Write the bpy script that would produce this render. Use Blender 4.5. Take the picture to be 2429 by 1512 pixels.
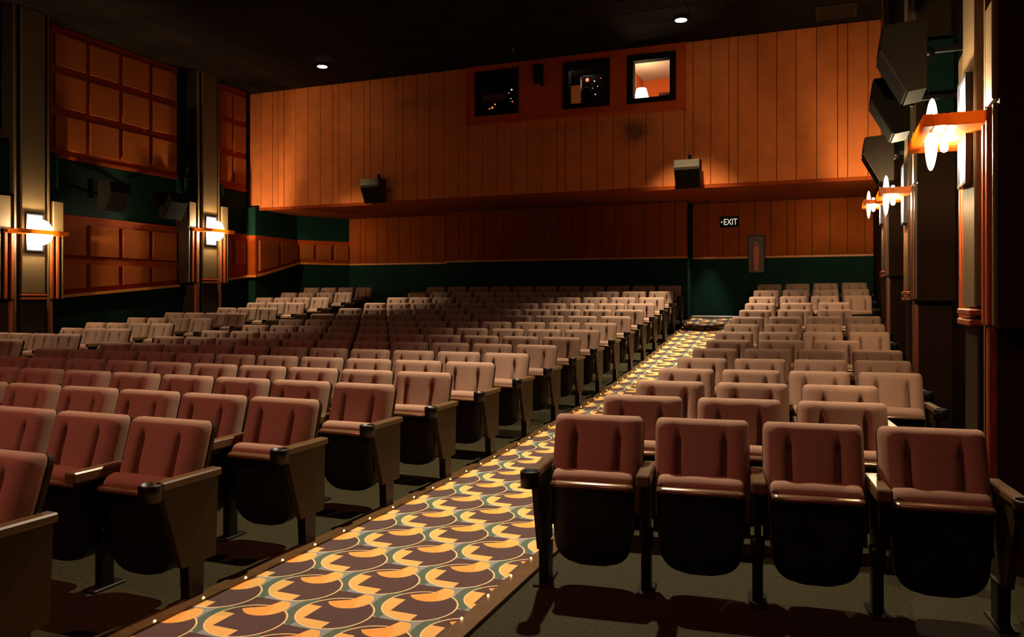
import bpy, bmesh, math, random
from mathutils import Vector, Matrix

for o in list(bpy.data.objects):
    bpy.data.objects.remove(o, do_unlink=True)
S = bpy.context.scene
COL = S.collection
random.seed(7)
R = math.radians

# ------------------------------------------------------------------ camera
EYE = 1.513
YAW = 21.836
FPX = 1881.85
cam_d = bpy.data.cameras.new('camera')
cam_d.sensor_width = 36.0
cam_d.lens = FPX * 36.0 / 2429.0
cam_d.shift_y = -47.6 / 2429.0
cam_d.clip_start = 0.05
cam_d.clip_end = 100
cam = bpy.data.objects.new('camera', cam_d)
COL.objects.link(cam)
cam.location = (0, 0, EYE)
cam.rotation_euler = (R(90), 0, R(YAW))
S.camera = cam

# ------------------------------------------------------------------ world / exposure
w = bpy.data.worlds.new('world')
S.world = w
w.use_nodes = True
w.node_tree.nodes['Background'].inputs[0].default_value = (0.02, 0.008, 0.004, 1)
w.node_tree.nodes['Background'].inputs[1].default_value = 0.1
S.view_settings.view_transform = 'Standard'
S.view_settings.look = 'None'
S.view_settings.gamma = 1.0
S.view_settings.exposure = 0.0
S.view_settings.use_curve_mapping = False

# lamp strengths (used by the lamp builders below)
SCONCE_E = 10.0
BULB_UP = 5600.0
BULB_LOW = 3800.0
DOWN_W = 2500.0
FILL_W = 700.0
BOOTH_W = 14.0
SOFFIT_W = 300.0

# ------------------------------------------------------------------ room numbers
KZ, Y0F = 0.0062, 4.984
def fl(y):
    return KZ * max(y - Y0F, 0.0) ** 2
XL, XR = -13.30, 1.18          # side walls
XLJ, XRJ = -13.0, 0.86         # side walls behind the balcony front
FY = 15.8                      # balcony front
SOF = 3.69                     # soffit height
CEI = 6.56                     # ceiling
YF = -4.5                      # screen end
YB, YC = 18.5, 17.9            # rear wall, its centre part
SILL = 1.33                    # dado height over the floor

# ------------------------------------------------------------------ node helpers
def new_mat(name):
    m = bpy.data.materials.new(name)
    m.use_nodes = True
    nt = m.node_tree
    return m, nt, nt.nodes['Principled BSDF']

def mat(name, col, rough=0.7, metal=0.0, noise=0.0, scale=20.0, bump=0.0, bscale=200.0, spec=0.5, stretch=None, sheen=0.0, coat=0.0):
    m, nt, b = new_mat(name)
    b.inputs['Base Color'].default_value = (*col, 1)
    b.inputs['Roughness'].default_value = rough
    b.inputs['Metallic'].default_value = metal
    b.inputs['Specular IOR Level'].default_value = spec
    if sheen:
        b.inputs['Sheen Weight'].default_value = sheen
        b.inputs['Sheen Roughness'].default_value = 0.5
        b.inputs['Sheen Tint'].default_value = (*[min(1, c * 1.6 + .1) for c in col], 1)
    if coat:
        b.inputs['Coat Weight'].default_value = coat
    tc = nt.nodes.new('ShaderNodeTexCoord')
    src = tc.outputs['Object']
    if stretch:
        mp = nt.nodes.new('ShaderNodeMapping')
        mp.inputs['Scale'].default_value = stretch
        nt.links.new(src, mp.inputs['Vector'])
        src = mp.outputs['Vector']
    if noise:
        n = nt.nodes.new('ShaderNodeTexNoise')
        n.inputs['Scale'].default_value = scale
        n.inputs['Detail'].default_value = 4
        nt.links.new(src, n.inputs['Vector'])
        r = nt.nodes.new('ShaderNodeMapRange')
        r.inputs[1].default_value = 0.3
        r.inputs[2].default_value = 0.7
        r.inputs[3].default_value = 1 - noise
        r.inputs[4].default_value = 1 + noise
        nt.links.new(n.outputs['Fac'], r.inputs[0])
        mx = nt.nodes.new('ShaderNodeVectorMath')
        mx.operation = 'SCALE'
        mx.inputs[0].default_value = col
        nt.links.new(r.outputs[0], mx.inputs['Scale'])
        nt.links.new(mx.outputs[0], b.inputs['Base Color'])
    if bump:
        n2 = nt.nodes.new('ShaderNodeTexNoise')
        n2.inputs['Scale'].default_value = bscale
        n2.inputs['Detail'].default_value = 2
        nt.links.new(src, n2.inputs['Vector'])
        bp = nt.nodes.new('ShaderNodeBump')
        bp.inputs['Strength'].default_value = bump
        bp.inputs['Distance'].default_value = 0.01
        nt.links.new(n2.outputs['Fac'], bp.inputs['Height'])
        nt.links.new(bp.outputs[0], b.inputs['Normal'])
    return m

def emit(name, col, e):
    m, nt, b = new_mat(name)
    b.inputs['Base Color'].default_value = (*col, 1)
    b.inputs['Emission Color'].default_value = (*col, 1)
    b.inputs['Emission Strength'].default_value = e
    return m

class NX:
    """tiny maths-node expression builder"""
    def __init__(self, nt):
        self.nt = nt
    def op(self, o, *a):
        n = self.nt.nodes.new('ShaderNodeMath')
        n.operation = o
        for i, v in enumerate(a):
            if isinstance(v, (int, float)):
                n.inputs[i].default_value = v
            else:
                self.nt.links.new(v, n.inputs[i])
        return n.outputs[0]
    def add(s, a, b): return s.op('ADD', a, b)
    def sub(s, a, b): return s.op('SUBTRACT', a, b)
    def mul(s, a, b): return s.op('MULTIPLY', a, b)
    def lt(s, a, b): return s.op('LESS_THAN', a, b)
    def gt(s, a, b): return s.op('GREATER_THAN', a, b)
    def mn(s, a, b): return s.op('MINIMUM', a, b)
    def mx(s, a, b): return s.op('MAXIMUM', a, b)
    def ab(s, a): return s.op('ABSOLUTE', a)
    def hyp(s, a, b): return s.op('SQRT', s.add(s.mul(a, a), s.mul(b, b)))
    def mix(s, f, a, b):
        n = s.nt.nodes.new('ShaderNodeMix')
        n.data_type = 'RGBA'
        s.nt.links.new(f, n.inputs[0])
        for k, v in ((6, a), (7, b)):
            if isinstance(v, tuple):
                n.inputs[k].default_value = (*v, 1)
            else:
                s.nt.links.new(v, n.inputs[k])
        return n.outputs[2]

def carpet_mat():
    m, nt, b = new_mat('scallop_carpet')
    X = NX(nt)
    tc = nt.nodes.new('ShaderNodeTexCoord')
    sp = nt.nodes.new('ShaderNodeSeparateXYZ')
    nt.links.new(tc.outputs['Object'], sp.inputs[0])
    u, v = sp.outputs[0], sp.outputs[1]
    PU, PV = 0.335, 0.455
    res = []
    for ou, ov in ((0, 0), (PU, PV / 2)):
        lu = X.op('WRAP', X.sub(u, -2.195 + ou), PU, -PU)
        lv = X.op('WRAP', X.sub(v, 3.205 + ov), PV - 0.2, -0.2)
        d = X.hyp(lu, lv)
        disc = X.lt(d, 0.187)
        line = X.lt(X.ab(X.sub(d, 0.184)), 0.0045)
        l1 = X.mn(X.lt(lu, -0.104), X.lt(lv, 0.043))
        l2 = X.mn(X.lt(lv, -0.104), X.lt(lu, 0.043))
        L = X.mn(disc, X.mx(l1, l2))
        pu = X.add(lu, 0.02)
        pv = X.sub(lv, 0.17)
        pr = X.hyp(pu, pv)
        dot = X.add(X.mul(pu, math.cos(R(143))), X.mul(pv, math.sin(R(143))))
        cut = X.gt(dot, X.mul(pr, 0.342))
        pac = X.mn(X.lt(pr, 0.112), X.sub(1.0, cut))
        pacR = X.mn(pac, X.gt(X.add(pu, X.mul(pv, 0.35)), 0.035))
        wedge = X.mn(X.lt(pr, 0.155), cut)
        res.append((disc, line, L, pac, pacR, wedge, X.mn(X.lt(lu, -0.11), X.lt(d, 0.235))))
    A = [X.mx(a, c) for a, c in zip(*res)]
    disc, line, L, pac, pacR, wedge, green = A
    n = nt.nodes.new('ShaderNodeTexNoise')
    n.inputs['Scale'].default_value = 260
    n.inputs['Detail'].default_value = 2
    nt.links.new(tc.outputs['Object'], n.inputs['Vector'])
    base = X.mix(green, (0.26, 0.285, 0.295), (0.11, 0.145, 0.11))
    c = X.mix(wedge, base, (0.095, 0.056, 0.052))
    c = X.mix(disc, c, (0.100, 0.060, 0.058))
    c = X.mix(L, c, (0.80, 0.46, 0.15))
    c = X.mix(line, c, (0.80, 0.58, 0.30))
    c = X.mix(pac, c, (0.90, 0.37, 0.09))
    c = X.mix(pacR, c, (0.82, 0.44, 0.13))
    mr = nt.nodes.new('ShaderNodeMapRange')
    mr.inputs[1].default_value = 0.3
    mr.inputs[2].default_value = 0.7
    mr.inputs[3].default_value = 0.82
    mr.inputs[4].default_value = 1.12
    nt.links.new(n.outputs['Fac'], mr.inputs[0])
    sc = nt.nodes.new('ShaderNodeVectorMath')
    sc.operation = 'SCALE'
    nt.links.new(c, sc.inputs[0])
    nt.links.new(mr.outputs[0], sc.inputs['Scale'])
    nt.links.new(sc.outputs[0], b.inputs['Base Color'])
    b.inputs['Roughness'].default_value = 0.95
    b.inputs['Specular IOR Level'].default_value = 0.1
    return m

M = {}
M['orange'] = mat('orange_paint', (0.34, 0.050, 0.005), 0.75, noise=0.10, scale=6, bump=0.15, bscale=120, spec=0.08)
M['panel'] = mat('tan_fabric_panel', (0.37, 0.088, 0.016), 0.9, noise=0.08, scale=40, bump=0.3, bscale=400, spec=0.08)
M['board'] = mat('orange_fabric_board', (0.78, 0.205, 0.050), 0.85, noise=0.10, scale=3.5, bump=0.2, bscale=300, spec=0.08)
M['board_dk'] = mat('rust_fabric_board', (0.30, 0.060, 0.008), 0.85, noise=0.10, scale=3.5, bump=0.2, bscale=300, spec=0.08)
def stained_boards(m):
    nt = m.node_tree
    b = nt.nodes['Principled BSDF']
    X = NX(nt)
    src = b.inputs['Base Color'].links[0].from_socket
    tc = nt.nodes.new('ShaderNodeTexCoord')
    sp = nt.nodes.new('ShaderNodeSeparateXYZ')
    nt.links.new(tc.outputs['Object'], sp.inputs[0])
    n = nt.nodes.new('ShaderNodeTexNoise')
    n.inputs['Scale'].default_value = 4
    n.inputs['Detail'].default_value = 5
    nt.links.new(tc.outputs['Object'], n.inputs['Vector'])
    tot = None
    for cx, cz, rx, rz, a in ((-3.66, 4.90, .34, .26, 1.1), (-3.66, 4.86, .09, .10, .9), (-8.5, 5.9, .8, .35, .45), (-4.9, 5.05, .8, .2, .35)):
        u = X.mul(X.sub(sp.outputs[0], cx), 1 / rx)
        v = X.mul(X.sub(sp.outputs[2], cz), 1 / rz)
        g = X.mul(X.op('EXPONENT', X.mul(X.add(X.mul(u, u), X.mul(v, v)), -1.0)), a)
        tot = g if tot is None else X.add(tot, g)
    f = X.mn(X.mul(tot, X.op('MULTIPLY', n.outputs['Fac'], 1.3)), 0.8)
    c = X.mix(f, src, (0.09, 0.045, 0.018))
    nt.links.new(c, b.inputs['Base Color'])
stained_boards(M['board'])
M['booth_orange'] = mat('booth_surround_paint', (0.66, 0.095, 0.006), 0.7, noise=0.05, scale=5, spec=0.08)
M['green'] = mat('dark_green_paint', (0.0055, 0.026, 0.017), 0.7, noise=0.15, scale=5, spec=0.08)
M['sill'] = mat('orange_wood_sill', (0.62, 0.22, 0.035), 0.45, noise=0.15, scale=8, stretch=(1, 6, 1))
M['ceiling'] = mat('black_ceiling_tile', (0.011, 0.007, 0.0035), 0.9, noise=0.5, scale=1.5, spec=0.08)
M['dark'] = mat('near_black_paint', (0.012, 0.008, 0.006), 0.8, spec=0.08)
M['brown'] = mat('dark_brown_fabric', (0.035, 0.016, 0.009), 0.9, noise=0.1, scale=30, spec=0.08)
M['beige'] = mat('beige_fabric', (0.125, 0.082, 0.036), 0.5, noise=0.08, scale=30, spec=0.5)
M['flank'] = mat('brown_pilaster_flank', (0.034, 0.021, 0.011), 0.7, noise=0.1, scale=10, spec=0.08)
M['redwood'] = mat('red_stained_wood', (0.30, 0.060, 0.014), 0.4, noise=0.2, scale=10, stretch=(6, 6, 0.6))
M['shelfwood'] = mat('orange_oak', (0.66, 0.24, 0.035), 0.35, noise=0.2, scale=8, stretch=(6, 1, 6))
def translucent_wood():
    m = mat('lit_amber_wood', (0.66, 0.24, 0.035), 0.35, noise=0.2, scale=8, stretch=(6, 1, 6))
    nt = m.node_tree
    b = nt.nodes['Principled BSDF']
    t = nt.nodes.new('ShaderNodeBsdfTranslucent')
    t.inputs['Color'].default_value = (1.0, 0.45, 0.09, 1)
    x = nt.nodes.new('ShaderNodeMixShader')
    x.inputs[0].default_value = 0.6
    nt.links.new(b.outputs[0], x.inputs[1])
    nt.links.new(t.outputs[0], x.inputs[2])
    nt.links.new(x.outputs[0], nt.nodes['Material Output'].inputs[0])
    return m
M['shelfwood'] = translucent_wood()
M['plate'] = mat('brushed_steel', (0.16, 0.24, 0.36), 0.45, metal=0.2)
M['plateframe'] = mat('blue_black_metal', (0.015, 0.017, 0.03), 0.4, metal=0.4)
M['glow'] = emit('frosted_lamp_glass', (1.0, 0.76, 0.44), SCONCE_E)
M['glow'].node_tree.nodes['Principled BSDF'].inputs['Base Color'].default_value = (.35, .27, .16, 1)
M['sconce_up'] = emit('sconce_uplight_bulb', (1.0, 0.76, 0.44), BULB_UP)
M['sconce_low'] = emit('sconce_lower_bulb', (1.0, 0.76, 0.44), BULB_LOW)
M['speaker'] = mat('black_speaker_cloth', (0.014, 0.010, 0.007), 0.8, noise=0.1, scale=80, spec=0.08)
M['speaker_lit'] = mat('lit_speaker_vinyl', (0.050, 0.038, 0.022), 0.6, noise=0.05, scale=60, spec=0.08)  # lighter copy of the black vinyl, downlight brightness put into the colour
M['speaker_dark'] = mat('black_speaker_vinyl', (0.0065, 0.0042, 0.0022), 0.65, noise=0.05, scale=60, spec=0.06)
M['metal_dk'] = mat('dark_metal', (0.012, 0.010, 0.009), 0.35, metal=0.7)
M['concrete'] = mat('worn_concrete', (0.026, 0.0205, 0.0078), 0.75, noise=0.45, scale=55, bump=0.2, bscale=60, spec=0.1)
M['edge'] = mat('bronze_strip', (0.13, 0.065, 0.022), 0.35, metal=0.3, noise=0.15, scale=15)
M['bulb'] = emit('warm_bulb', (1.0, 0.50, 0.16), 5.0)
M['fabric'] = mat('mauve_seat_cloth', (0.36, 0.215, 0.155), 0.95, noise=0.12, scale=130, bump=0.35, bscale=500, spec=0.2, sheen=0.1)
M['blackplastic'] = mat('black_seat_plastic', (0.006, 0.005, 0.005), 0.42, spec=0.35)
M['shell'] = mat('brown_back_shell', (0.030, 0.016, 0.010), 0.25, spec=0.6)
M['rim'] = mat('polished_seat_rim', (0.20, 0.105, 0.055), 0.22, metal=0.35, spec=0.8)
M['armwood'] = mat('worn_arm_wood', (0.120, 0.066, 0.028), 0.32, noise=0.25, scale=12, stretch=(8, 1, 8))
M['endpanel'] = mat('olive_laminate', (0.034, 0.022, 0.0065), 0.5, noise=0.12, scale=30, spec=0.2)
M['castiron'] = mat('cast_iron', (0.010, 0.008, 0.007), 0.4, metal=0.5)
M['carpet'] = carpet_mat()
M['lens'] = emit('downlight_lens', (1.0, 0.90, 0.74), 30.0)
M['fill_lens'] = emit('fill_lamp_lens', (1.0, 0.45, 0.2), 3.0)  # glowing lens of the added red fill lamps
M['white'] = mat('white_paint', (0.62, 0.55, 0.45), 0.7)
M['exit_on'] = emit('exit_letters', (0.85, 0.80, 0.66), 0.8)
M['exit_green'] = emit('exit_letters_green', (0.45, 0.85, 0.60), 0.5)
M['led_red'] = emit('red_indicator', (1.0, 0.10, 0.04), 3.0)
M['led_amber'] = emit('amber_indicator', (1.0, 0.22, 0.03), 1.6)
M['led_white'] = emit('white_indicator', (1.0, 0.9, 0.8), 1.6)
M['boothlamp'] = emit('booth_lamp_shade', (1.0, 0.80, 0.5), 14.0)
M['stepedge'] = mat('pale_step_edging', (0.45, 0.38, 0.28), 0.4)
M['posterframe'] = mat('grey_poster_frame', (0.075, 0.058, 0.058), 0.35, metal=0.4)

def glass_mat():
    m, nt, b = new_mat('window_glass')
    nt.nodes.remove(b)
    t = nt.nodes.new('ShaderNodeBsdfTransparent')
    g = nt.nodes.new('ShaderNodeBsdfGlossy')
    g.inputs['Roughness'].default_value = 0.02
    x = nt.nodes.new('ShaderNodeMixShader')
    f = nt.nodes.new('ShaderNodeFresnel')
    f.inputs[0].default_value = 1.45
    nt.links.new(f.outputs[0], x.inputs[0])
    nt.links.new(t.outputs[0], x.inputs[1])
    nt.links.new(g.outputs[0], x.inputs[2])
    nt.links.new(x.outputs[0], nt.nodes['Material Output'].inputs[0])
    return m
M['glass'] = glass_mat()

def poster_mat():
    m, nt, b = new_mat('poster_print')
    X = NX(nt)
    tc = nt.nodes.new('ShaderNodeTexCoord')
    sp = nt.nodes.new('ShaderNodeSeparateXYZ')
    nt.links.new(tc.outputs['Object'], sp.inputs[0])
    x, z = sp.outputs[0], sp.outputs[2]
    n = nt.nodes.new('ShaderNodeTexNoise')
    n.inputs['Scale'].default_value = 14
    nt.links.new(tc.outputs['Object'], n.inputs['Vector'])
    base = X.mix(n.outputs['Fac'], (0.02, 0.012, 0.012), (0.16, 0.085, 0.03))
    body = X.mn(X.lt(X.ab(x), X.sub(0.060, X.mul(X.ab(z), 0.06))), X.lt(z, 0.2))
    c = X.mix(body, base, (0.55, 0.10, 0.05))
    head = X.lt(X.hyp(x, X.mul(X.sub(z, 0.255), 1.3)), 0.03)
    c = X.mix(head, c, (0.50, 0.17, 0.12))
    nt.links.new(c, b.inputs['Base Color'])
    b.inputs['Roughness'].default_value = 0.3
    return m
M['poster'] = poster_mat()

# ------------------------------------------------------------------ mesh helpers
def obj(name, me, parent=None, loc=None, rotz=0.0):
    o = bpy.data.objects.new(name, me)
    COL.objects.link(o)
    if parent is not None:
        o.parent = parent
    if loc is not None:
        o.location = loc
    if rotz:
        o.rotation_euler = (0, 0, rotz)
    return o

def tag(o, label=None, cat=None, group=None, kind=None):
    if label: o['label'] = label
    if cat: o['category'] = cat
    if group: o['group'] = group
    if kind: o['kind'] = kind
    return o

def empty(name, loc=(0, 0, 0), rotz=0.0, parent=None):
    o = bpy.data.objects.new(name, None)
    o.empty_display_size = 0.1
    COL.objects.link(o)
    o.location = loc
    o.rotation_euler = (0, 0, rotz)
    if parent is not None:
        o.parent = parent
    return o

class MB:
    def __init__(self):
        self.v, self.f, self.sm = [], [], []
    def poly(self, vs, fs, smooth=False):
        n = len(self.v)
        self.v += [tuple(p) for p in vs]
        self.f += [tuple(i + n for i in q) for q in fs]
        self.sm += [smooth] * len(fs)
        return self
    def box(self, x0, x1, y0, y1, z0, z1):
        return self.poly([(x0, y0, z0), (x1, y0, z0), (x1, y1, z0), (x0, y1, z0), (x0, y0, z1), (x1, y0, z1), (x1, y1, z1), (x0, y1, z1)],
                         [(0, 3, 2, 1), (4, 5, 6, 7), (0, 1, 5, 4), (1, 2, 6, 5), (2, 3, 7, 6), (3, 0, 4, 7)])
    def cbox(self, x0, x1, y0, y1, z0, z1, c):
        """box with chamfered edges"""
        bm = bmesh.new()
        vs = [bm.verts.new(p) for p in [(x0, y0, z0), (x1, y0, z0), (x1, y1, z0), (x0, y1, z0), (x0, y0, z1), (x1, y0, z1), (x1, y1, z1), (x0, y1, z1)]]
        for q in [(0, 3, 2, 1), (4, 5, 6, 7), (0, 1, 5, 4), (1, 2, 6, 5), (2, 3, 7, 6), (3, 0, 4, 7)]:
            bm.faces.new([vs[i] for i in q])
        bmesh.ops.bevel(bm, geom=list(bm.edges), offset=c, segments=1, affect='EDGES', profile=0.5)
        bm.verts.index_update()
        self.poly([v.co[:] for v in bm.verts], [[v.index for v in f.verts] for f in bm.faces])
        bm.free()
        return self
    def prism(self, pts, axis, a, b):
        """polygon pts (in the two other axes, in xyz order) extruded along axis from a to b"""
        def P(p, t):
            l = list(p)
            l.insert(axis, t)
            return l
        n = len(pts)
        vs = [P(p, a) for p in pts] + [P(p, b) for p in pts]
        fs = [tuple(range(n - 1, -1, -1)), tuple(range(n, 2 * n))]
        fs += [(i, (i + 1) % n, n + (i + 1) % n, n + i) for i in range(n)]
        return self.poly(vs, fs)
    def lathe(self, prof, n=20, axis=2, c=(0, 0, 0), smooth=True):
        """profile [(r, t)] turned about an axis through c"""
        vs, fs = [], []
        for r, t in prof:
            for k in range(n):
                a = 2 * math.pi * k / n
                p = [r * math.cos(a), r * math.sin(a)]
                p.insert(axis, t)
                vs.append([p[i] + c[i] for i in range(3)])
        m = len(prof)
        for j in range(m - 1):
            for k in range(n):
                a0, a1 = j * n + k, j * n + (k + 1) % n
                fs.append((a0, a1, a1 + n, a0 + n))
        fs.append(tuple(range(n - 1, -1, -1)))
        fs.append(tuple((m - 1) * n + k for k in range(n)))
        return self.poly(vs, fs, smooth)
    def grid(self, rows, smooth=True, flip=False):
        nr, nc = len(rows), len(rows[0])
        vs = [p for r in rows for p in r]
        fs = []
        for i in range(nr - 1):
            for j in range(nc - 1):
                q = (i * nc + j, i * nc + j + 1, (i + 1) * nc + j + 1, (i + 1) * nc + j)
                fs.append(q[::-1] if flip else q)
        return self.poly(vs, fs, smooth)
    def mesh(self, name, m):
        me = bpy.data.meshes.new(name)
        me.from_pydata(self.v, [], self.f)
        me.materials.append(m if not isinstance(m, str) else M[m])
        me.polygons.foreach_set('use_smooth', self.sm)
        bm = bmesh.new()
        bm.from_mesh(me)
        bmesh.ops.recalc_face_normals(bm, faces=bm.faces)
        bm.to_mesh(me)
        bm.free()
        me.update()
        return me
    def build(self, name, m, parent=None, loc=None, rotz=0.0):
        return obj(name, self.mesh(name, m), parent, loc, rotz)

def struct(o):
    o['kind'] = 'structure'
    return o

# ------------------------------------------------------------------ floor, ceiling, walls
ys = [YF, 0.0, 3.0] + [5.0 + 0.5 * i for i in range(28)] + [19.2]
fm = MB()
top = [[(x, y, fl(y)) for x in (XL - .3, XR + .3)] for y in ys]
fm.grid(top, smooth=True)
bot = [[(x, y, fl(y) - .3) for x in (XL - .3, XR + .3)] for y in ys]
fm.grid(bot, smooth=False, flip=True)
floor = struct(fm.build('floor', 'concrete'))

cm = MB().box(XL - .3, XR + .3, YF - .2, 19.2, CEI, CEI + .15)
ceiling = struct(cm.build('ceiling', 'ceiling'))
tb = MB()
for i in range(1, 24):                                  # dark ceiling grid, each bar thin and proud
    x = XL + i * 0.61
    tb.box(x - .012, x + .012, YF, FY, CEI - .006, CEI)
for i in range(0, 33):
    y = YF + i * 0.61
    tb.box(XL, XR, y - .012, y + .012, CEI - .005, CEI)
tb.build('ceiling_grid', 'dark', ceiling)

wl = MB()
wl.box(XL - .2, XL, YF, 15.62, -.3, CEI)
wl.box(XL - .2, XLJ, 15.62, 17.25, -.3, SOF + .05)
wl.prism([(XL - .2, 17.25), (XLJ, 17.25), (-12.2, YB), (-12.2, YB + .3), (XL - .2, YB + .3)], 2, -.3, SOF + .05)
wall_left = struct(wl.build('wall_left', 'green'))
wr = MB()
wr.box(XR, XR + .2, YF, 15.62, -.3, CEI)
wr.box(XRJ, XR + .2, 15.62, YB + .3, -.3, SOF + .05)
wall_right = struct(wr.build('wall_right', 'brown'))
wf = MB().box(XL - .2, XR + .2, YF - .2, YF, -.3, CEI)
struct(wf.build('wall_front', 'dark'))
wb = MB()
wb.box(-12.25, XRJ + .05, YB, YB + .25, 0, SOF + .05)
wb.box(-8.95, -2.95, YC, YB, 0, SOF + .02)
wall_back = struct(wb.build('wall_back', 'green'))

# soffit and balcony shell, with holes for the three booth windows
WIN = [(-7.17, -6.16, 5.47, 6.43), (-5.16, -4.165, 5.45, 6.42), (-3.80, -2.82, 5.44, 6.41)]
bk = MB()
bk.box(XL - .1, XRJ + .1, FY + .02, YB + .25, SOF, SOF + .14)        # soffit slab
bk.box(XL - .1, XRJ + .3, FY + .02, FY + .10, SOF, 5.44)
xs = [XL - .1] + [v for q in WIN for v in q[:2]] + [XRJ + .3]
for k in range(0, len(xs), 2):
    bk.box(xs[k], xs[k + 1], FY + .02, FY + .10, 5.44, CEI)
for (a, b, c, d) in WIN:
    bk.box(a, b, FY + .02, FY + .10, d, CEI)
    if c > 5.441:
        bk.box(a, b, FY + .02, FY + .10, 5.44, c)
wall_balcony = struct(bk.build('wall_balcony', 'board_dk'))
MB().box(XL - .1, XRJ + .1, FY - .03, FY + .02, SOF - .02, SOF + .045).build('fascia_trim', 'orange', wall_balcony)

# vertical boards on the balcony front
def boards(x0, x1, yfront, z0, z1, m, parent, seed, cut=None):
    rnd = random.Random(seed)
    x = x0
    while x < x1 - .05:
        wd = rnd.choice((0.345, 0.345, 0.335, 0.36, 0.17, 0.345))
        xe = min(x + wd, x1)
        if x1 - xe < .12:
            xe = x1
        zt = z1
        if cut and xe > cut[0] + .03 and x < cut[1] - .03:
            zt = cut[2]
        dy = rnd.uniform(-.004, .004)
        o = MB().cbox(x + .005, xe - .005, yfront + dy, yfront + .045, z0, zt, .006).build('board', m, parent)
        x = xe
BX0, BX1, BZ = -7.36, -2.66, 5.33
boards(XL, BX0, FY - .025, SOF + .045, CEI, 'board', wall_balcony, 3)
boards(BX0, BX1, FY - .025, SOF + .045, BZ - .03, 'board', wall_balcony, 4)
boards(BX1, XRJ, FY - .025, SOF + .045, CEI, 'board', wall_balcony, 5)
# booth surround
bs = MB()
yb0, yb1 = FY - .06, FY + .02
bs.box(BX0, BX1, yb0, yb1, BZ, 5.44)
edges = [BX0] + [v for q in WIN for v in q[:2]] + [BX1]
for k in range(0, len(edges), 2):
    bs.box(edges[k], edges[k + 1], yb0, yb1, 5.44, CEI)
for (a, b, c, d) in WIN:
    bs.box(a, b, yb0, yb1, d, CEI)
    if c > 5.441:
        bs.box(a, b, yb0, yb1, 5.44, c)
bs.build('booth_surround', 'booth_orange', wall_balcony)
MB().box(BX0 - .03, BX1 + .03, yb0 - .02, yb1, BZ - .05, BZ).build('surround_trim', 'booth_orange', wall_balcony)
MB().box(BX0 - .03, BX0, yb0 - .02, yb1, BZ, CEI).build('surround_trim', 'booth_orange', wall_balcony)
MB().box(BX1, BX1 + .03, yb0 - .02, yb1, BZ, CEI).build('surround_trim', 'booth_orange', wall_balcony)

# windows: splayed black frame and a pane
for i, (a, b, c, d) in enumerate(WIN):
    e = struct(empty('window_%d' % (i + 1), ((a + b) / 2, FY, c)))
    hw, h = (b - a) / 2, d - c
    t = .12
    fr = MB()
    y0, y1 = -.085, .12
    fr.box(-hw, -hw + t, y0, y1, 0, h)
    fr.box(hw - t, hw, y0, y1, 0, h)
    fr.box(-hw + t, hw - t, y0, y1, 0, t * .8)
    fr.box(-hw + t, hw - t, y0, y1, h - t, h)
    fr.build('window_frame', 'dark', e)
    MB().box(-hw + t - .01, hw - t + .01, .02, .028, t * .8 - .01, h - t + .01).build('window_pane', 'glass', e)

# projection booth behind the windows
bo = MB()
bo.box(-8.2, -8.1, FY + .1, 18.0, 5.05, CEI)
bo.box(-2.2, -2.1, FY + .1, 18.0, 5.05, CEI)
bo.box(-8.2, -2.1, 18.0, 18.1, 5.05, CEI)
bo.box(-4.05, -3.98, FY + .1, 18.0, 5.05, CEI)
struct(bo.build('wall_booth', 'board'))
struct(MB().box(-8.2, -2.1, FY + .1, 18.1, 4.98, 5.05).build('floor_booth', 'brown'))
struct(MB().box(-3.98, -2.2, FY + .1, 18.0, 6.50, 6.55).build('ceiling_booth', 'white'))

# rear wall cladding below the balcony
RAIL = 2.41
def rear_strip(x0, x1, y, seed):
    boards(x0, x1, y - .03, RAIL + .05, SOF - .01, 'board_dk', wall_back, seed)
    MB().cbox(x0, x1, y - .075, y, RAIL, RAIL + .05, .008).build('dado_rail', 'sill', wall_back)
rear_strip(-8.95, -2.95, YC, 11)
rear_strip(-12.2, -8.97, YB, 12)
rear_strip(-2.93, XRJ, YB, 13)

# ------------------------------------------------------------------ side wall panelling
PIL = [5.50, 9.75, 14.0]                     # pilaster centres along the hall
def slab(mb, f, y0, y1, zb0, zb1, zt0, zt1, o0, o1):
    """a slab on a side wall: y0..y1, bottom z at both ends, top z at both ends, outward o0..o1"""
    X0, X1 = f(o0), f(o1)
    mb.poly([(X0, y0, zb0), (X1, y0, zb0), (X1, y1, zb1), (X0, y1, zb1), (X0, y0, zt0), (X1, y0, zt0), (X1, y1, zt1), (X0, y1, zt1)],
            [(0, 3, 2, 1), (4, 5, 6, 7), (0, 1, 5, 4), (1, 2, 6, 5), (2, 3, 7, 6), (3, 0, 4, 7)])
    return mb

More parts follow.
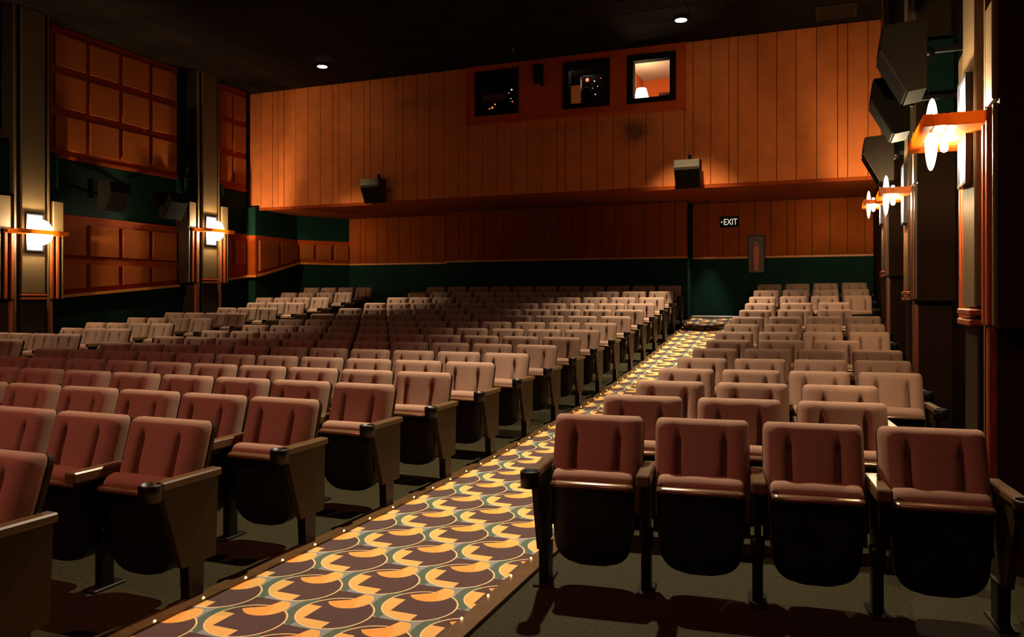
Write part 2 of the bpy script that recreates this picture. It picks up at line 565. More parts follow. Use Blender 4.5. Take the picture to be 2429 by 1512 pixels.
def bay(f, wall, y0, y1, ncol, upper=True, lower=True, zlow_top=3.03):
    g = fl
    if lower:
        slab(MB(), f, y0, y1, g(y0) + SILL + .04, g(y1) + SILL + .04, zlow_top, zlow_top, 0, .03).build('lower_field', 'orange', wall)
        slab(MB(), f, y0, y1, g(y0) + SILL, g(y1) + SILL, g(y0) + SILL + .05, g(y1) + SILL + .05, 0, .13).build('sill', 'sill', wall)
        slab(MB(), f, y0, y1, zlow_top, zlow_top, zlow_top + .05, zlow_top + .05, 0, .055).build('top_rail', 'orange', wall)
    if upper:
        slab(MB(), f, y0, y1, 4.16, 4.16, 6.54, 6.54, 0, .03).build('upper_field', 'orange', wall)
        slab(MB(), f, y0, y1, 4.12, 4.12, 4.18, 4.18, 0, .06).build('lower_trim', 'orange', wall)
        slab(MB(), f, y0, y1, 6.48, 6.48, 6.55, 6.55, 0, .06).build('upper_trim', 'orange', wall)
    p = (y1 - y0) / ncol
    for c in range(ncol):
        a, b = y0 + c * p + .055, y0 + (c + 1) * p - .055
        if upper:
            for z0, z1 in ((4.29, 4.90), (5.06, 5.67), (5.83, 6.40)):
                slab(MB(), f, a, b, z0, z0, z1, z1, .03, .085).build('fabric_panel', 'panel', wall)
        if lower:
            slab(MB(), f, a, b, 2.33, 2.33, 2.92, 2.92, .03, .085).build('fabric_panel', 'panel', wall)
            z0, z1 = g(a) + SILL + .16, g(b) + SILL + .16
            if min(2.17 - z0, 2.17 - z1) > .06:
                slab(MB(), f, a, b, z0, z1, 2.17, 2.17, .03, .085).build('fabric_panel', 'panel', wall)

fL = lambda o: XL + o
fR = lambda o: XR - o
fLJ = lambda o: XLJ + o
slab(MB(), fR, YF, 15.6, 3.05, 3.05, 4.15, 4.15, 0, .012).build('green_band', 'green', wall_right)
for f, wall in ((fL, wall_left), (fR, wall_right)):
    if wall is wall_left:
        bay(f, wall, 6.11, 9.14, 4)
    bay(f, wall, 10.36, 13.39, 4)
    bay(f, wall, 14.61, 15.60, 2, True, True)
# jog and the wall under the balcony on the left
g = fl
jog = MB().box(XL, XLJ + .02, 15.595, 15.62, g(15.6) + SILL + .05, 3.05)
jog.build('jog_facing', 'orange', wall_left)
MB().box(XL, XLJ + .12, 15.50, 15.62, g(15.6) + SILL, g(15.6) + SILL + .05).build('sill', 'sill', wall_left)
z0, z1 = g(15.62) + SILL, RAIL
slab(MB(), fLJ, 15.62, 17.25, z0 + .05, z1 + .05, 3.05, 3.05, 0, .025).build('lower_field', 'orange', wall_left)
slab(MB(), fLJ, 15.62, 17.25, z0, z1, z0 + .05, z1 + .05, 0, .11).build('sill', 'sill', wall_left)
for a, b in ((15.72, 16.42), (16.52, 17.2)):
    k = lambda y: z0 + (z1 - z0) * (y - 15.62) / 1.63 + .13
    slab(MB(), fLJ, a, b, k(a), k(b), 2.93, 2.93, .025, .07).build('fabric_panel', 'panel', wall_left)
ang = math.atan2(YB - 17.25, -12.2 - XLJ)
dl = math.hypot(YB - 17.25, -12.2 - XLJ)
def diag(name, s0, s1, z0, z1, o0, o1, m):
    mb = MB().box(s0, s1, -o1, -o0, z0, z1)
    o = mb.build(name, m, wall_left, (XLJ, 17.25, 0), ang)
diag('lower_field', 0, dl, RAIL + .05, 3.05, 0, .02, 'orange')
diag('sill', 0, dl, RAIL, RAIL + .05, 0, .09, 'sill')
for i in range(3):
    diag('fabric_panel', .06 + i * dl / 3, (i + 1) * dl / 3 - .06, RAIL + .14, 2.93, .02, .06, 'panel')

# ------------------------------------------------------------------ aisle carpet, edge strips, bulbs
def ribbon(x0, x1, y0, y1, dz0, dz1, step=.5):
    yy = [y0]
    while yy[-1] < y1 - 1e-6:
        yy.append(min(yy[-1] + step, y1))
    mb = MB()
    mb.grid([[(x0, y, fl(y) + dz1), (x1, y, fl(y) + dz1)] for y in yy], smooth=False)
    mb.grid([[(x0, y, fl(y) + dz0), (x0, y, fl(y) + dz1)] for y in yy], smooth=False)
    mb.grid([[(x1, y, fl(y) + dz1), (x1, y, fl(y) + dz0)] for y in yy], smooth=False)
    for y in (y0, y1):
        mb.poly([(x0, y, fl(y) + dz0), (x1, y, fl(y) + dz0), (x1, y, fl(y) + dz1), (x0, y, fl(y) + dz1)], [(0, 1, 2, 3)])
    return mb
AL, AR = -2.8795, -1.599
tag(ribbon(AL, AR, -4.0, 18.3, -.004, .010).build('aisle_carpet', 'carpet'), 'orange, brown and blue scallop patterned carpet running up the right aisle', 'carpet', 'aisle carpets')
lc = ribbon(-10.60, -9.28, -4.0, 18.3, -.004, .010).build('aisle_carpet', 'carpet')
tag(lc, 'patterned carpet in the dark left aisle beyond the centre seats', 'carpet', 'aisle carpets')
bulb_me = MB().lathe([(.006, 0), (.007, .004), (.004, .009), (.001, .010)], 8).mesh('bulb', 'bulb')
def strip(x0, x1, xb, yb, label):
    e = empty('aisle_light_strip', ((x0 + x1) / 2, 2.0, 0))
    tag(e, label, 'light strip', 'aisle edge light strips')
    o = ribbon(x0, x1, -1.0, 17.8, -.004, .022).build('edge_strip', 'edge', e, (-(x0 + x1) / 2, -2.0, 0))
    k = 0
    while yb + .307 * k < 17.6:
        y = yb + .307 * k
        obj('bulb', bulb_me, e, (xb - (x0 + x1) / 2, y - 2.0, fl(y) + .022))
        k += 1
strip(-2.970, AL, -2.888, 1.86, 'bronze edge strip with tiny bulbs on the left side of the patterned carpet')
strip(AR, -1.500, -1.588, 1.80, 'bronze edge strip with tiny bulbs on the right side of the patterned carpet')
tag(MB().cbox(-2.88, -1.60, 18.05, 18.30, fl(18.1) + .012, fl(18.1) + .055, .008).build('step_nosing', 'stepedge'),
    'pale step edge at the top of the carpeted aisle', 'step')

# ------------------------------------------------------------------ pilasters
def pilaster(side, yc, label):
    zf = fl(yc)
    H = CEI - zf - .003
    left = side == 'L'
    e = empty('pilaster', (XL if left else XR, yc, zf), 0 if left else math.pi)
    tag(e, label, 'pilaster', 'pilasters on the side walls')
    MB().box(0, .33, -.325, .325, -.1, H).build('shaft', 'flank', e)
    MB().cbox(.33, .40, -.22, .22, 1.46, H, .01).build('fabric_front', 'beige', e)
    MB().cbox(.33, .385, -.22, .22, -.1, 1.36, .008).build('base_front', 'flank', e)
    for z in (1.37, 1.43):
        MB().cbox(.33, .43, -.235, .235, z - .02, z + .02, .008).build('base_moulding', 'redwood', e)
    for s in (-1, 1):
        a, b = sorted((s * .295, s * .33))
        MB().box(.33, .365, a, b, -.1, H).build('shaft_bead', 'beige', e)
        a, b = sorted((s * .33, s * .61))
        wz = MB().box(0, .34, a, b, 1.35, 3.12).build('wing', 'brown', e)
        a, b = sorted((s * .40, s * .60))
        MB().cbox(.34, .375, a, b, 2.58, 3.12, .008).build('wing_fabric', 'beige', wz)
        for q0, q1 in ((.345, .40), (.46, .515)):
            a, b = sorted((s * q0, s * q1))
            MB().cbox(.34, .385, a, b, 1.36, 2.56, .008).build('wood_strip', 'redwood', wz)
        a, b = sorted((s * .57, s * .605))
        MB().cbox(.34, .37, a, b, 1.36, 2.56, .008).build('wing_bead', 'beige', wz)
        a, b = sorted((s * .335, s * .40))
        MB().cbox(.31, .36, a, b, -.1, 1.35, .008).build('leg_strip', 'redwood', e)
        MB().box(0, .31, a, b, -.1, 1.35).build('leg_core', 'brown', e)
        a, b = sorted((s * .33, s * .60))
        MB().box(0, .24, a, b, 3.12, 4.16 - zf).build('green_return', 'green', e)
    return e

def sconce(side, yc, label):
    zf = fl(yc)
    left = side == 'L'
    e = empty('wall_sconce', (XL if left else XR, yc, zf + 2.52), 0 if left else math.pi)
    tag(e, label, 'sconce', 'wall sconces on the pilasters')
    pl = MB().cbox(.40, .425, -.155, .155, -.315, .315, .004).build('back_plate', 'plate', e)
    fr = MB()
    for q in ((-.165, -.145, -.325, .325), (.145, .165, -.325, .325)):
        fr.box(.398, .438, *q)
    for q in ((-.145, .145, -.325, -.303), (-.145, .145, .303, .325)):
        fr.box(.398, .438, *q)
    fr.build('plate_frame', 'plateframe', pl)
    # wooden shelf with a slot for the glass
    MB().cbox(.34, .565, -.46, .46, -.035, .035, .006).build('shelf', 'shelfwood', e)
    MB().cbox(.635, .69, -.46, .46, -.035, .035, .006).build('shelf_front', 'shelfwood', e)
    for s in (-1, 1):
        a, b = sorted((s * .24, s * .46))
        MB().cbox(.565, .635, a, b, -.034, .034, .004).build('shelf_end', 'shelfwood', e)
    for z, m in ((-.078, 'sconce_low'), (.074, 'sconce_up')):
        MB().lathe([(.004, -.034), (.017, -.027), (.023, -.007), (.021, .015), (.010, .034)], 14, c=(.53, 0, z)).build('bulb', m, e)
    # lens shaped glass disc, parallel to the wall
    prof = []
    for k in range(13):
        t = -1 + 2 * k / 12
        prof.append((max(.22 * math.sqrt(max(1 - t * t, 0)), .002), .60 + .03 * t))
    MB().lathe(prof, 36, axis=0).build('glass_disc', 'glow', e)
    return e

names = {5.50: 'nearest', 9.75: 'middle', 14.0: 'far'}
for side in 'LR':
    word = 'left' if side == 'L' else 'right'
    for yc in PIL:
        if side == 'L' and yc < 6:
            pilaster(side, yc, 'brown and beige pilaster on the left wall nearest the screen end')
            sconce(side, yc, 'glowing disc sconce on the left wall nearest the screen end')
            continue
        d = {('L', 9.75): 'nearer of the two glowing pilasters at the left edge', ('L', 14.0): 'pilaster beside the orange balcony at the left',
             ('R', 5.50): 'tall pilaster behind the largest glowing sconce at the right edge', ('R', 9.75): 'middle of three pilasters along the right wall',
             ('R', 14.0): 'farthest pilaster on the right wall, by the balcony'}[(side, yc)]
        pilaster(side, yc, 'beige and red wood ' + d)
        d = {('L', 9.75): 'at the left edge of the picture', ('L', 14.0): 'on the pilaster left of the balcony',
             ('R', 5.50): 'largest and nearest on the right wall', ('R', 9.75): 'second nearest on the right wall',
             ('R', 14.0): 'smallest and farthest on the right wall'}[(side, yc)]
        sconce(side, yc, 'glowing glass disc sconce with wooden shelf, ' + d)

# ------------------------------------------------------------------ speakers
def speaker(loc, rotz, label, arm, sc=1.0, group='surround speakers', vinyl='speaker_dark'):
    e = empty('wall_speaker', loc, rotz)
    e.scale = (sc, sc, sc)
    tag(e, label, 'speaker', group)
    # local x = facing, z up, origin at the centre of the back
    prof = [(0, -.27), (.13, -.29), (.33, .08), (.31, .25), (0, .27)]
    MB().prism(prof, 1, -.24, .24).build('cabinet', vinyl, e)
    # grille lies on the slanted front
    a, b = Vector((.13, 0, -.29)), Vector((.33, 0, .08))
    n = Vector((b.z - a.z, 0, -(b.x - a.x))).normalized()
    p0, p1 = a.lerp(b, .04), a.lerp(b, .96)
    q = [p0, p1, p1 + n * .018, p0 + n * .018]
    MB().prism([(v.x, v.z) for v in q], 1, -.225, .225).build('grille', 'speaker', e)
    c, d = Vector((.33, 0, .08)), Vector((.31, 0, .25))
    n = Vector((d.z - c.z, 0, -(d.x - c.x))).normalized()
    p0, p1 = c.lerp(d, .12), c.lerp(d, .92)
    q = [p0, p1, p1 + n * .008, p0 + n * .008]
    MB().prism([(v.x, v.z) for v in q], 1, -.225, .225).build('badge_strip', vinyl, e)
    br = MB().box(-arm - .0, 0, -.02, .02, .06, .10)
    br.lathe([(.05, -.03), (.05, .03)], 12, axis=1, c=(-.03, 0, .06))
    b = br.build('bracket_arm', 'metal_dk', e)
    MB().box(-arm, -arm + .02, -.05, .05, -.02, .32).build('wall_plate', 'metal_dk', b)
    return e
for y, z, lab in ((7.15, 3.42, 'largest dark speaker hanging at the top right, nearest the camera'),
                  (8.55, 3.36, 'middle of three dark speakers on the right wall'),
                  (10.55, 3.18, 'dark speaker on the right wall just below and beyond the other two')):
    speaker((.70, y, z), math.pi, lab, XR - .70)
speaker((-12.93, 11.32, 3.48), 0, 'left of two dark speakers on the green band of the left wall', .37)
speaker((-12.93, 12.80, 3.46), 0, 'right of two dark speakers on the green band, beside the pilaster', .37)
for x, z, lab in ((-9.60, 3.96, 'dark speaker on the lower left of the orange balcony front'), (-2.55, 3.93, 'dark speaker on the lower right of the orange balcony front')):
    e = speaker((x, FY - .13, z), -math.pi / 2, lab, .10, group='balcony speakers', vinyl='speaker_lit')
    MB().box(-.10, -.06, -.03, .03, .27, .40).build('hanger_tab', 'metal_dk', e)
e = empty('wall_fixture', (-5.66, FY - .10, 6.22), 0)
tag(e, 'small black box on a bracket between the booth windows', 'fixture')
MB().prism([(-.18, -.14), (-.05, -.20), (.0, .16), (-.18, .18)], 0, -.09, .09).build('housing', 'dark', e)
MB().prism([(-.05, -.20), (.02, -.24), (.02, .1), (-.02, .1)], 0, .02, .07).build('bracket_arm', 'dark', e)

# ------------------------------------------------------------------ downlights
def downlight(x, y, label, power, col, m, cone=72, tilt=0.0):
    e = empty('downlight', (x, y, CEI))
    tag(e, label, 'downlight', 'recessed ceiling downlights')
    MB().lathe([(.105, -.004), (.135, -.004), (.135, -.022), (.125, -.030), (.105, -.030)], 28).build('trim_ring', 'dark', e)
    MB().lathe([(.105, -.028), (.104, -.036), (.06, -.046), (.002, -.048)], 28).build('lens', m, e)
    l = bpy.data.lights.new('downlight_bulb', 'SPOT')
    l.energy = power
    l.color = col
    l.spot_size = R(cone)
    l.spot_blend = 1.0
    l.shadow_soft_size = 0.07
    lo = bpy.data.objects.new('downlight_bulb', l)
    COL.objects.link(lo)
    lo.parent = e
    lo.location = (0, 0, -.09)
    lo.rotation_euler = (R(tilt), 0, 0)
WARM = (1.0, 0.84, 0.57)
downlight(-10.19, 14.4, 'lit downlight in the dark ceiling over the left aisle', DOWN_W * .8, WARM, M['lens'], 62)
downlight(-2.49, 14.4, 'lit downlight in the dark ceiling over the right aisle, near the balcony', DOWN_W * 1.5, WARM, M['lens'], 66)
downlight(-10.19, 9.5, 'lit downlight over the left aisle halfway down the hall', DOWN_W * .45, WARM, M['lens'], 62)
downlight(-2.60, 10.8, 'lit downlight over the right aisle halfway down the hall', DOWN_W * .75, WARM, M['lens'], 60)
downlight(-2.60, 7.2, 'lit downlight over the right aisle toward the screen end', DOWN_W * 1.2, WARM, M['lens'], 78, -14)
RED = (1.0, 0.31, 0.21)  # added unseen lamps: red fill for the front seats and balcony front
downlight(-5.6, 0.6, 'added unseen red fill lamp near the screen end over the centre seats', FILL_W, RED, M['fill_lens'], 168)
downlight(-0.4, -1.6, 'added unseen red fill lamp near the screen end over the right seats', FILL_W * .26, RED, M['fill_lens'], 168)

# ceiling vent and sprinkler
e = empty('ceiling_vent', (.10, 15.02, CEI))
tag(e, 'faintly lit square vent in the ceiling by the right end of the balcony', 'vent')
MB().cbox(-.34, .34, -.36, .36, -.03, 0, .01).build('vent_frame', 'flank', e)
for i in range(7):
    MB().box(-.28, .28, -.27 + i * .09 - .01, -.27 + i * .09 + .025, -.038, -.03).build('vane', 'flank', e)
e = empty('sprinkler', (-5.95, 14.9, CEI))
tag(e, 'tiny shiny sprinkler head in the ceiling above the booth windows', 'sprinkler')
MB().lathe([(.03, 0), (.03, -.01), (.008, -.015), (.008, -.06)], 12).build('stem', 'plate', e)
MB().lathe([(.028, -.062), (.028, -.066)], 12).build('deflector', 'plate', e)

# ------------------------------------------------------------------ booth contents
e = empty('booth_lamp', (-3.70, 16.60, 5.05))
tag(e, 'bright lamp glowing low in the rightmost booth window', 'lamp')
MB().lathe([(.09, 0), (.09, .02), (.02, .03), (.02, .66)], 16).build('stand', 'metal_dk', e)
MB().lathe([(.15, .64), (.16, .68), (.10, .90), (.08, .91)], 20).build('shade', 'boothlamp', e)
l = bpy.data.lights.new('booth_bulb', 'POINT'); l.energy = BOOTH_W; l.color = (1, .72, .42); l.shadow_soft_size = .1
lo = bpy.data.objects.new('booth_bulb', l); COL.objects.link(lo); lo.parent = e; lo.location = (.05, -.02, 1.02)
e = empty('projector', (-4.75, 16.95, 5.05))
tag(e, 'dark projector with small lights behind the middle booth window', 'projector')
MB().cbox(-.30, .30, -.35, .35, .30, 1.32, .03).build('body', 'metal_dk', e)
MB().lathe([(.09, -.36), (.09, -.52), (.07, -.52)], 16, axis=1, c=(-.12, 0, .92)).build('lens_barrel', 'metal_dk', e)
MB().box(-.2, .2, -.25, .25, 0, .30).build('pedestal', 'dark', e)
for x, z, m, r in ((-.14, 1.21, 'led_red', .040), (.02, 1.17, 'led_white', .014), (-.02, 1.02, 'led_white', .007), (.09, 1.05, 'led_white', .008), (.04, .88, 'led_white', .012), (.16, 1.22, 'led_red', .010)):
    MB().lathe([(r, -.350), (r * .8, -.362), (.001, -.364)], 10, axis=1, c=(x, 0, z)).build('indicator', m, e)
e = empty('equipment_rack', (-6.60, 17.0, 5.05))
tag(e, 'dark equipment rack with amber lights behind the left booth window', 'rack')
MB().cbox(-.25, .45, -.3, .3, 0, 1.42, .02).build('cabinet', 'metal_dk', e)
MB().cbox(-.95, -.30, -.2, .2, 0, .98, .02).build('amplifier', 'metal_dk', e)
for x, z, y, m, r in ((-.62, .86, -.2, 'led_amber', .026), (-.55, .93, -.2, 'led_amber', .018), (-.69, .84, -.2, 'led_amber', .016), (-.10, 1.20, -.3, 'led_white', .018), (-.17, 1.13, -.3, 'led_white', .009), (-.12, 1.0, -.3, 'led_white', .009), (-.08, .93, -.3, 'led_red', .016)):
    MB().lathe([(r, y), (r * .8, y - .012), (.001, y - .014)], 10, axis=1, c=(x, 0, z)).build('indicator', m, e)
e = empty('booth_ceiling_light', (-4.95, 16.5, CEI))
tag(e, 'small white light glowing inside the middle booth window', 'light')
MB().lathe([(.10, 0), (.10, -.02), (.07, -.045), (.002, -.05)], 20).build('diffuser', 'lens', e)
l = bpy.data.lights.new('booth_ceiling_bulb', 'POINT'); l.energy = BOOTH_W * .35; l.color = (1, .75, .5); l.shadow_soft_size = .1
lo = bpy.data.objects.new('booth_ceiling_bulb', l); COL.objects.link(lo); lo.parent = e; lo.location = (-.6, .3, -.2)
e = empty('booth_desk', (-2.95, 17.2, 5.05))
tag(e, 'dark desk seen low in the rightmost booth window', 'desk')
MB().cbox(-.45, .65, -.3, .3, .80, .86, .01).build('desk_top', 'brown', e)
MB().box(-.40, -.34, -.25, .25, 0, .80).build('side_panel', 'brown', e)
MB().box(.54, .60, -.25, .25, 0, .80).build('side_panel', 'brown', e)
MB().cbox(-.05, .55, .0, .25, .86, 1.06, .04).build('monitor_housing', 'dark', e)

# ------------------------------------------------------------------ exit sign, poster, added soffit lamp
e = empty('exit_sign', (-2.10, YB - .03, 3.12))
tag(e, 'black illuminated EXIT sign with pale letters on the rear wall', 'sign')
MB().cbox(-.20, .20, -.10, 0, 0, .235, .008).build('housing', 'dark', e)
def text_mesh(name, s, size, m, depth):
    cu = bpy.data.curves.new(name, 'FONT')
    cu.body = s
    cu.size = size
    cu.extrude = depth
    cu.align_x = 'CENTER'
    to = bpy.data.objects.new(name, cu)
    COL.objects.link(to)
    bpy.context.view_layer.update()
    me = bpy.data.meshes.new_from_object(to.evaluated_get(bpy.context.evaluated_depsgraph_get()))
    bpy.data.objects.remove(to, do_unlink=True)
    me.materials.clear()
    me.materials.append(m)
    return me
tm = text_mesh('letters', 'EXIT', .185, M['exit_on'], .003)
t = obj('letters', tm, e, (.025, -.104, .05))
t.rotation_euler = (R(90), 0, 0)
t.scale = (.80, 1.05, 1)
MB().prism([(-.185, .115), (-.155, .140), (-.155, .090)], 1, -.106, -.100).build('arrow', 'exit_on', e)
e = empty('poster', (-1.52, YB - .08, 2.495))
tag(e, 'tall framed poster with a red figure hanging across the dado rail', 'poster')
fr = MB()
fr.box(-.165, -.135, -.03, .0, -.405, .405); fr.box(.135, .165, -.03, .0, -.405, .405)
fr.box(-.135, .135, -.03, .0, -.405, -.375); fr.box(-.135, .135, -.03, .0, .375, .405)
fr.build('frame', 'posterframe', e)
MB().box(-.18, .18, 0, .05, -.415, .42).build('backing_board', 'dark', e)
MB().box(-.137, .137, -.012, -.002, -.377, .377).build('print', 'poster', e)
e = empty('added_soffit_lamp', (-2.55, 18.03, SOF))  # added lamp, brightens the green wall and floor at the aisle top
tag(e, 'added unseen lamp under the balcony at the top of the right aisle', 'downlight')
MB().lathe([(.055, -.004), (.075, -.004), (.075, -.012), (.055, -.012)], 20).build('trim_ring', 'dark', e)
MB().lathe([(.054, .0), (.054, -.003)], 20).build('lens', 'stepedge', e)
l = bpy.data.lights.new('soffit_fill_light', 'SPOT'); l.energy = SOFFIT_W; l.color = (1, .92, .8); l.spot_size = R(38); l.spot_blend = .7; l.shadow_soft_size = .03
lo = bpy.data.objects.new('soffit_fill_light', l); COL.objects.link(lo); lo.parent = e; lo.location = (0, 0, -.03)

# ------------------------------------------------------------------ seats
def bump1(t, wd):
    return math.exp(-(t / wd) ** 2)
def back_pad():
    xs = [0, .03, .06, .085, .103, .112, .119, .125, .131, .138, .148, .165, .19, .215, .232, .243, .249, .2525]
    xs = [-x for x in xs[:0:-1]] + xs
    hs = [0, .03, .07, .12, .18, .24, .30, .35, .39, .42, .45, .475, .495, .51, .52]
    H, W = .52, .2525
    base = Vector((0, -.155, .375))
    up = Vector((0, .150, .50)).normalized()
    out = Vector((0, -up.z, up.y))
    front, rear = [], []
    for h in hs:
        fr, rr = [], []
        for x in xs:
            ax = abs(x)
            hh = min(h, H)
            # rounded top corners
            lim = W
            if hh > H - .05:
                k = (hh - (H - .05)) / .05
                lim = W - .05 * (1 - math.sqrt(max(1 - k * k, 0))) * .55
            xx = max(-lim, min(lim, x * lim / W))
            d = .074 * (1 - (ax / W) ** 10) ** .5 if ax < W else 0.0
            d += .012 * bump1(ax - .19, .05) + .006 * bump1(ax, .08)
            top = max(0.0, min(1.0, (H - hh) / .05))
            d *= math.sqrt(max(1 - (1 - top) ** 2, 0))
            gd = max(0.0, min(1.0, (H - .085 - hh) / .05))
            gd = gd * gd * (3 - 2 * gd)
            gx = .122 - .02 * max(0, (.25 - hh)) / .25
            d -= gd * .085 * bump1(ax - gx, .012 + .04 * max(0, .25 - hh))
            if h == 0: d *= .4
            p = base + up * hh + out * max(d, -.002)
            fr.append((xx, p.y, p.z))
            q = base + up * hh - out * .012
            rr.append((xx, q.y, q.z))
        front.append(fr); rear.append(rr)
    mb = MB()
    mb.grid(front)
    mb.grid(rear, smooth=False, flip=True)
    n = len(xs)
    for c in (0, n - 1):
        mb.grid([[front[i][c], rear[i][c]] for i in range(len(hs))], smooth=False)
    mb.grid([front[0], rear[0]], smooth=False)
    mb.grid([front[-1], rear[-1]], smooth=False)
    return mb
def back_shell():
    # thin rigid shell behind the pad, a little larger, with rounded top corners
    base = Vector((0, -.178, .30)); up = Vector((0, .150, .50)).normalized(); out = Vector((0, -up.z, up.y))
    W, H, r = .2545, .598, .045
    pts = [(-W, 0), (W, 0)]
    for k in range(5):
        a = math.pi / 2 * k / 4
        pts.append((W - r + r * math.cos(a), H - r + r * math.sin(a)))
    for k in range(5):
        a = math.pi / 2 + math.pi / 2 * k / 4
        pts.append((-W + r + r * math.cos(a), H - r + r * math.sin(a)))
    off = .025
    A = []
    B = []
    for x, h in pts:
        p = base + up * h
        A.append((x, (p - out * .010).y + .01, (p - out * .010).z))
        B.append((x, (p - out * .034).y + .01, (p - out * .034).z))
    n = len(pts)
    fs = [tuple(range(n)), tuple(range(2 * n - 1, n - 1, -1))] + [(i, (i + 1) % n, n + (i + 1) % n, n + i) for i in range(n)]
    return MB().poly(A + B, fs)
def seat_outline(z, zt, zb, W):
    """half width of the folded seat at height z"""
    t = (z - zb) / (zt - zb)
    if t > .30:
        return W * (.93 + .07 * (t - .30) / .70)
    k = t / .30
    return W * .93 * (.42 + .58 * (1 - (1 - max(k, 0)) ** 2.2) ** .55)
def seat_cushion():
    W = .222
    prof = [(-.165, .27), (-.160, .44), (-.150, .54), (-.155, .580), (-.178, .606), (-.212, .614), (-.246, .606), (-.270, .582), (-.276, .555), (-.240, .52), (-.220, .27)]
    mb = MB()
    xs = [-W, -W + .006, -W + .022, -W + .06, 0, W - .06, W - .022, W - .006, W]
    sh = [.028, .012, .003, 0, -.002, 0, .003, .012, .028]
    cy, cz = -.212, .46
    rows = []
    for (y, z) in prof:
        row = []
        for x, s in zip(xs, sh):
            dy, dz = (cy - y), (cz - z)
            L = math.hypot(dy, dz)
            row.append((x, y + dy / L * s, z + dz / L * s))
        rows.append(row)
    rows.append(rows[0])
    mb.grid(rows)
    for c in (0, len(xs) - 1):
        mb.poly([r[c] for r in rows[:-1]], [tuple(range(len(rows) - 1))], True)
    return mb
def seat_pan():
    zt, zb, W = .548, .122, .226
    zs = [zt - (zt - zb) * k for k in (0, .04, .12, .25, .40, .55, .65, .74, .82, .89, .94, .975, 1.0)]
    F, Bk = [], []
    for z in zs:
        hw = seat_outline(z, zt, zb, W)
        t = (z - zb) / (zt - zb)
        yf = -.278 - .010 * math.sin(math.pi * t) + .03 * (1 - t)
        fr, rr = [], []
        for k in range(-6, 7):
            s = k / 6
            fr.append((hw * s, yf + .022 * abs(s) ** 6, z))
            rr.append((hw * s, yf + .105, z))
        F.append(fr); Bk.append(rr)
    mb = MB().grid(F).grid(Bk, flip=True)
    for c in (0, 12):
        mb.grid([[F[i][c], Bk[i][c]] for i in range(len(zs))])
    mb.grid([F[0], Bk[0]], smooth=False)
    mb.grid([F[-1], Bk[-1]], smooth=False)
    return mb
def seat_rim():
    mb = MB()
    prof = [(-.282, .528), (-.306, .530), (-.318, .538), (-.318, .548), (-.308, .557), (-.290, .563), (-.262, .566), (-.258, .530)]
    xs = [-.226, -.215, -.19, 0, .19, .215, .226]
    off = [.030, .010, .002, 0, .002, .010, .030]
    rows = [[(x, y + o, z - o * .4) for x, o in zip(xs, off)] for y, z in prof]
    rows.append(rows[0])
    mb.grid(rows)
    for c in (0, 6):
        mb.poly([r[c] for r in rows[:-1]], [tuple(range(len(prof)))])
    return mb
PX = .2844
def arm_mesh(s):
    x = s * PX
    mb = MB()
    mb.cbox(x - .037, x + .037, -.41, -.03, .582, .640, .008)
    return mb
def arm_support(s):
    x = s * PX
    mb = MB()
    mb.prism([(-.385, .597), (-.06, .597), (-.08, .24), (-.27, .24)], 0, x - .014, x + .014)
    mb.lathe([(.032, -.035), (.032, .035)], 14, axis=0, c=(x, -.21, .30))
    return mb
def leg_mesh(s):
    x = s * PX
    mb = MB()
    mb.prism([(-.235, 0), (-.165, 0), (-.165, .26), (-.235, .26)], 0, x - .026, x + .026)
    mb.cbox(x - .045, x + .045, -.30, -.10, -.03, .014, .004)
    mb.cbox(x - .035, x + .035, -.245, -.155, .235, .275, .006)
    return mb
EX = .272
def end_panel(s):
    x = s * EX
    a, b = sorted((x, x + s * .034))
    return MB().prism([(-.40, .600), (-.02, .600), (-.035, .19), (-.265, .19)], 0, a, b)
def end_arm(s):
    x = s * (EX + .017)
    return MB().cbox(x - .034, x + .034, -.405, -.005, .600, .640, .008)
def end_leg(s):
    x = s * (EX + .005)
    mb = MB()
    mb.prism([(-.215, 0), (-.125, 0), (-.115, .20), (-.225, .20)], 0, x - .028, x + .028)
    mb.cbox(x - .045, x + .045, -.30, -.06, -.03, .012, .004)
    return mb
def cup_holder(s):
    x = s * (EX + .022)
    mb = MB()
    prof = [(.042, .560), (.051, .560), (.054, .638), (.050, .643), (.044, .643), (.040, .575)]
    mb.lathe(prof, 18, c=(x, -.452, 0))
    return mb

ME = {}
ME['backrest'] = back_pad().mesh('backrest', 'fabric')
ME['back_shell'] = back_shell().mesh('back_shell', 'shell')
ME['seat_cushion'] = seat_cushion().mesh('seat_cushion', 'fabric')
ME['seat_pan'] = seat_pan().mesh('seat_pan', 'blackplastic')
ME['seat_rim'] = seat_rim().mesh('seat_rim', 'rim')
for s in (-1, 1):
    ME['armrest', s] = arm_mesh(s).mesh('armrest', 'armwood')
    ME['arm_support', s] = arm_support(s).mesh('arm_support', 'castiron')
    ME['leg', s] = leg_mesh(s).mesh('leg', 'castiron')
    ME['end_panel', s] = end_panel(s).mesh('end_panel', 'endpanel')
    ME['end_armrest', s] = end_arm(s).mesh('armrest', 'armwood')
    ME['end_leg', s] = end_leg(s).mesh('leg', 'castiron')
    ME['cup_holder', s] = cup_holder(s).mesh('cup_holder', 'blackplastic')

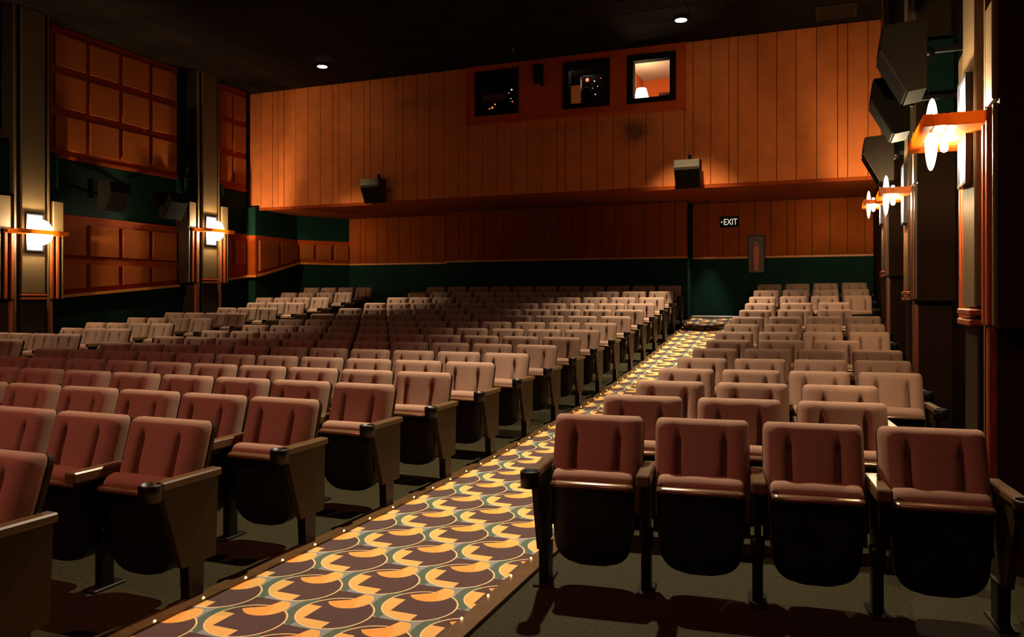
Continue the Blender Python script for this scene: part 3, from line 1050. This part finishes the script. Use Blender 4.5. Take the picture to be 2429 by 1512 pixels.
ORD = ['first', 'second', 'third', 'fourth', 'fifth', 'sixth', 'seventh', 'eighth', 'ninth', 'tenth', 'eleventh', 'twelfth', 'thirteenth',
       'fourteenth', 'fifteenth', 'sixteenth', 'seventeenth']
def px_of(X, Y, Z):
    c, s = math.cos(R(YAW)), math.sin(R(YAW))
    xr, zd = X * c + Y * s, -X * s + Y * c
    return 1214.5 + FPX * xr / zd, 708.4 - FPX * (Z - EYE) / zd
N_SEATS = 0
def seat(x, y, rz, sx, own, far, label, group):
    """own: [(side, is_end)] standards that belong to this seat"""
    global N_SEATS
    e = empty('cinema_seat', (x, y, fl(y - .2)), rz)
    e.scale = (sx, 1, 1)
    tag(e, label, 'seat', group)
    obj('backrest', ME['backrest'], e)
    obj('back_shell', ME['back_shell'], e)
    obj('seat_cushion', ME['seat_cushion'], e)
    p = obj('seat_pan', ME['seat_pan'], e)
    obj('seat_rim', ME['seat_rim'], p)
    for s, is_end in own:
        if is_end:
            obj('end_panel', ME['end_panel', s], e)
            obj('leg', ME['end_leg', s], e)
            a = obj('armrest', ME['end_armrest', s], e)
            obj('cup_holder', ME['cup_holder', s], a)
        else:
            obj('armrest', ME['armrest', s], e)
            obj('arm_support', ME['arm_support', s], e)
            obj('leg', ME['leg', s], e)
    N_SEATS += 1
    return e

# centre block: 17 rows of 11, the aisle seat on the right
rows_c = []
for n in range(17):
    y = 2.327 + .9393 * n
    line = []
    for i in range(11):
        x = -2.993 - .2525 - .5688 * i
        if px_of(x + .25, y, fl(y) + .6)[0] > -60:
            line.append((i, x))
    rows_c.append((y, line))
for n, (y, line) in enumerate(rows_c):
    for i, x in line:
        own = [(1, i == 0)]
        if i == 10:
            own.append((-1, True))
        seat(x, y, 0, 1.0, own, False, 'mauve tip-up seat, %s from the right aisle, %s row of the centre block' % (ORD[i], ORD[n]), 'seats of the centre block')
# right block: rows of four, or three where a pilaster stands
three = {1, 2, 6, 10, 11}
tilt = .112
for n in range(15):
    yr = 4.2047 + .9441 * n
    if n in three:
        xs = [-1.145 + .605 * i for i in range(3)]
        sx = 1.02
    else:
        xs = [-1.176 + .5443 * i for i in range(4)]
        sx = .955
    for i, x in enumerate(xs):
        own = [(-1, i == 0)]
        if i == len(xs) - 1:
            own.append((1, True))
        y = yr + tilt * (x + 1.448)
        seat(x, y, math.atan(tilt), sx, own, False, 'mauve tip-up seat, %s from the carpeted aisle, %s row of the right block' % (ORD[i], ORD[n]), 'seats of the right block')
# left block
for k, n in enumerate(range(6, 17)):
    y = 2.327 + .9393 * n
    m = 3 if n in (8, 12, 13) else 4
    for i in range(m):
        x = -10.985 - .53 * i
        if px_of(x + .25, y, fl(y) + .6)[0] < -60:
            continue
        own = [(1, i == 0)]
        if i == m - 1:
            own.append((-1, True))
        seat(x, y, 0, .93, own, False, 'mauve tip-up seat, %s from the left aisle, %s visible row of the left block' % (ORD[i], ORD[k]), 'seats of the left block')
print('SEATS', N_SEATS, 'OBJECTS', len(bpy.data.objects))
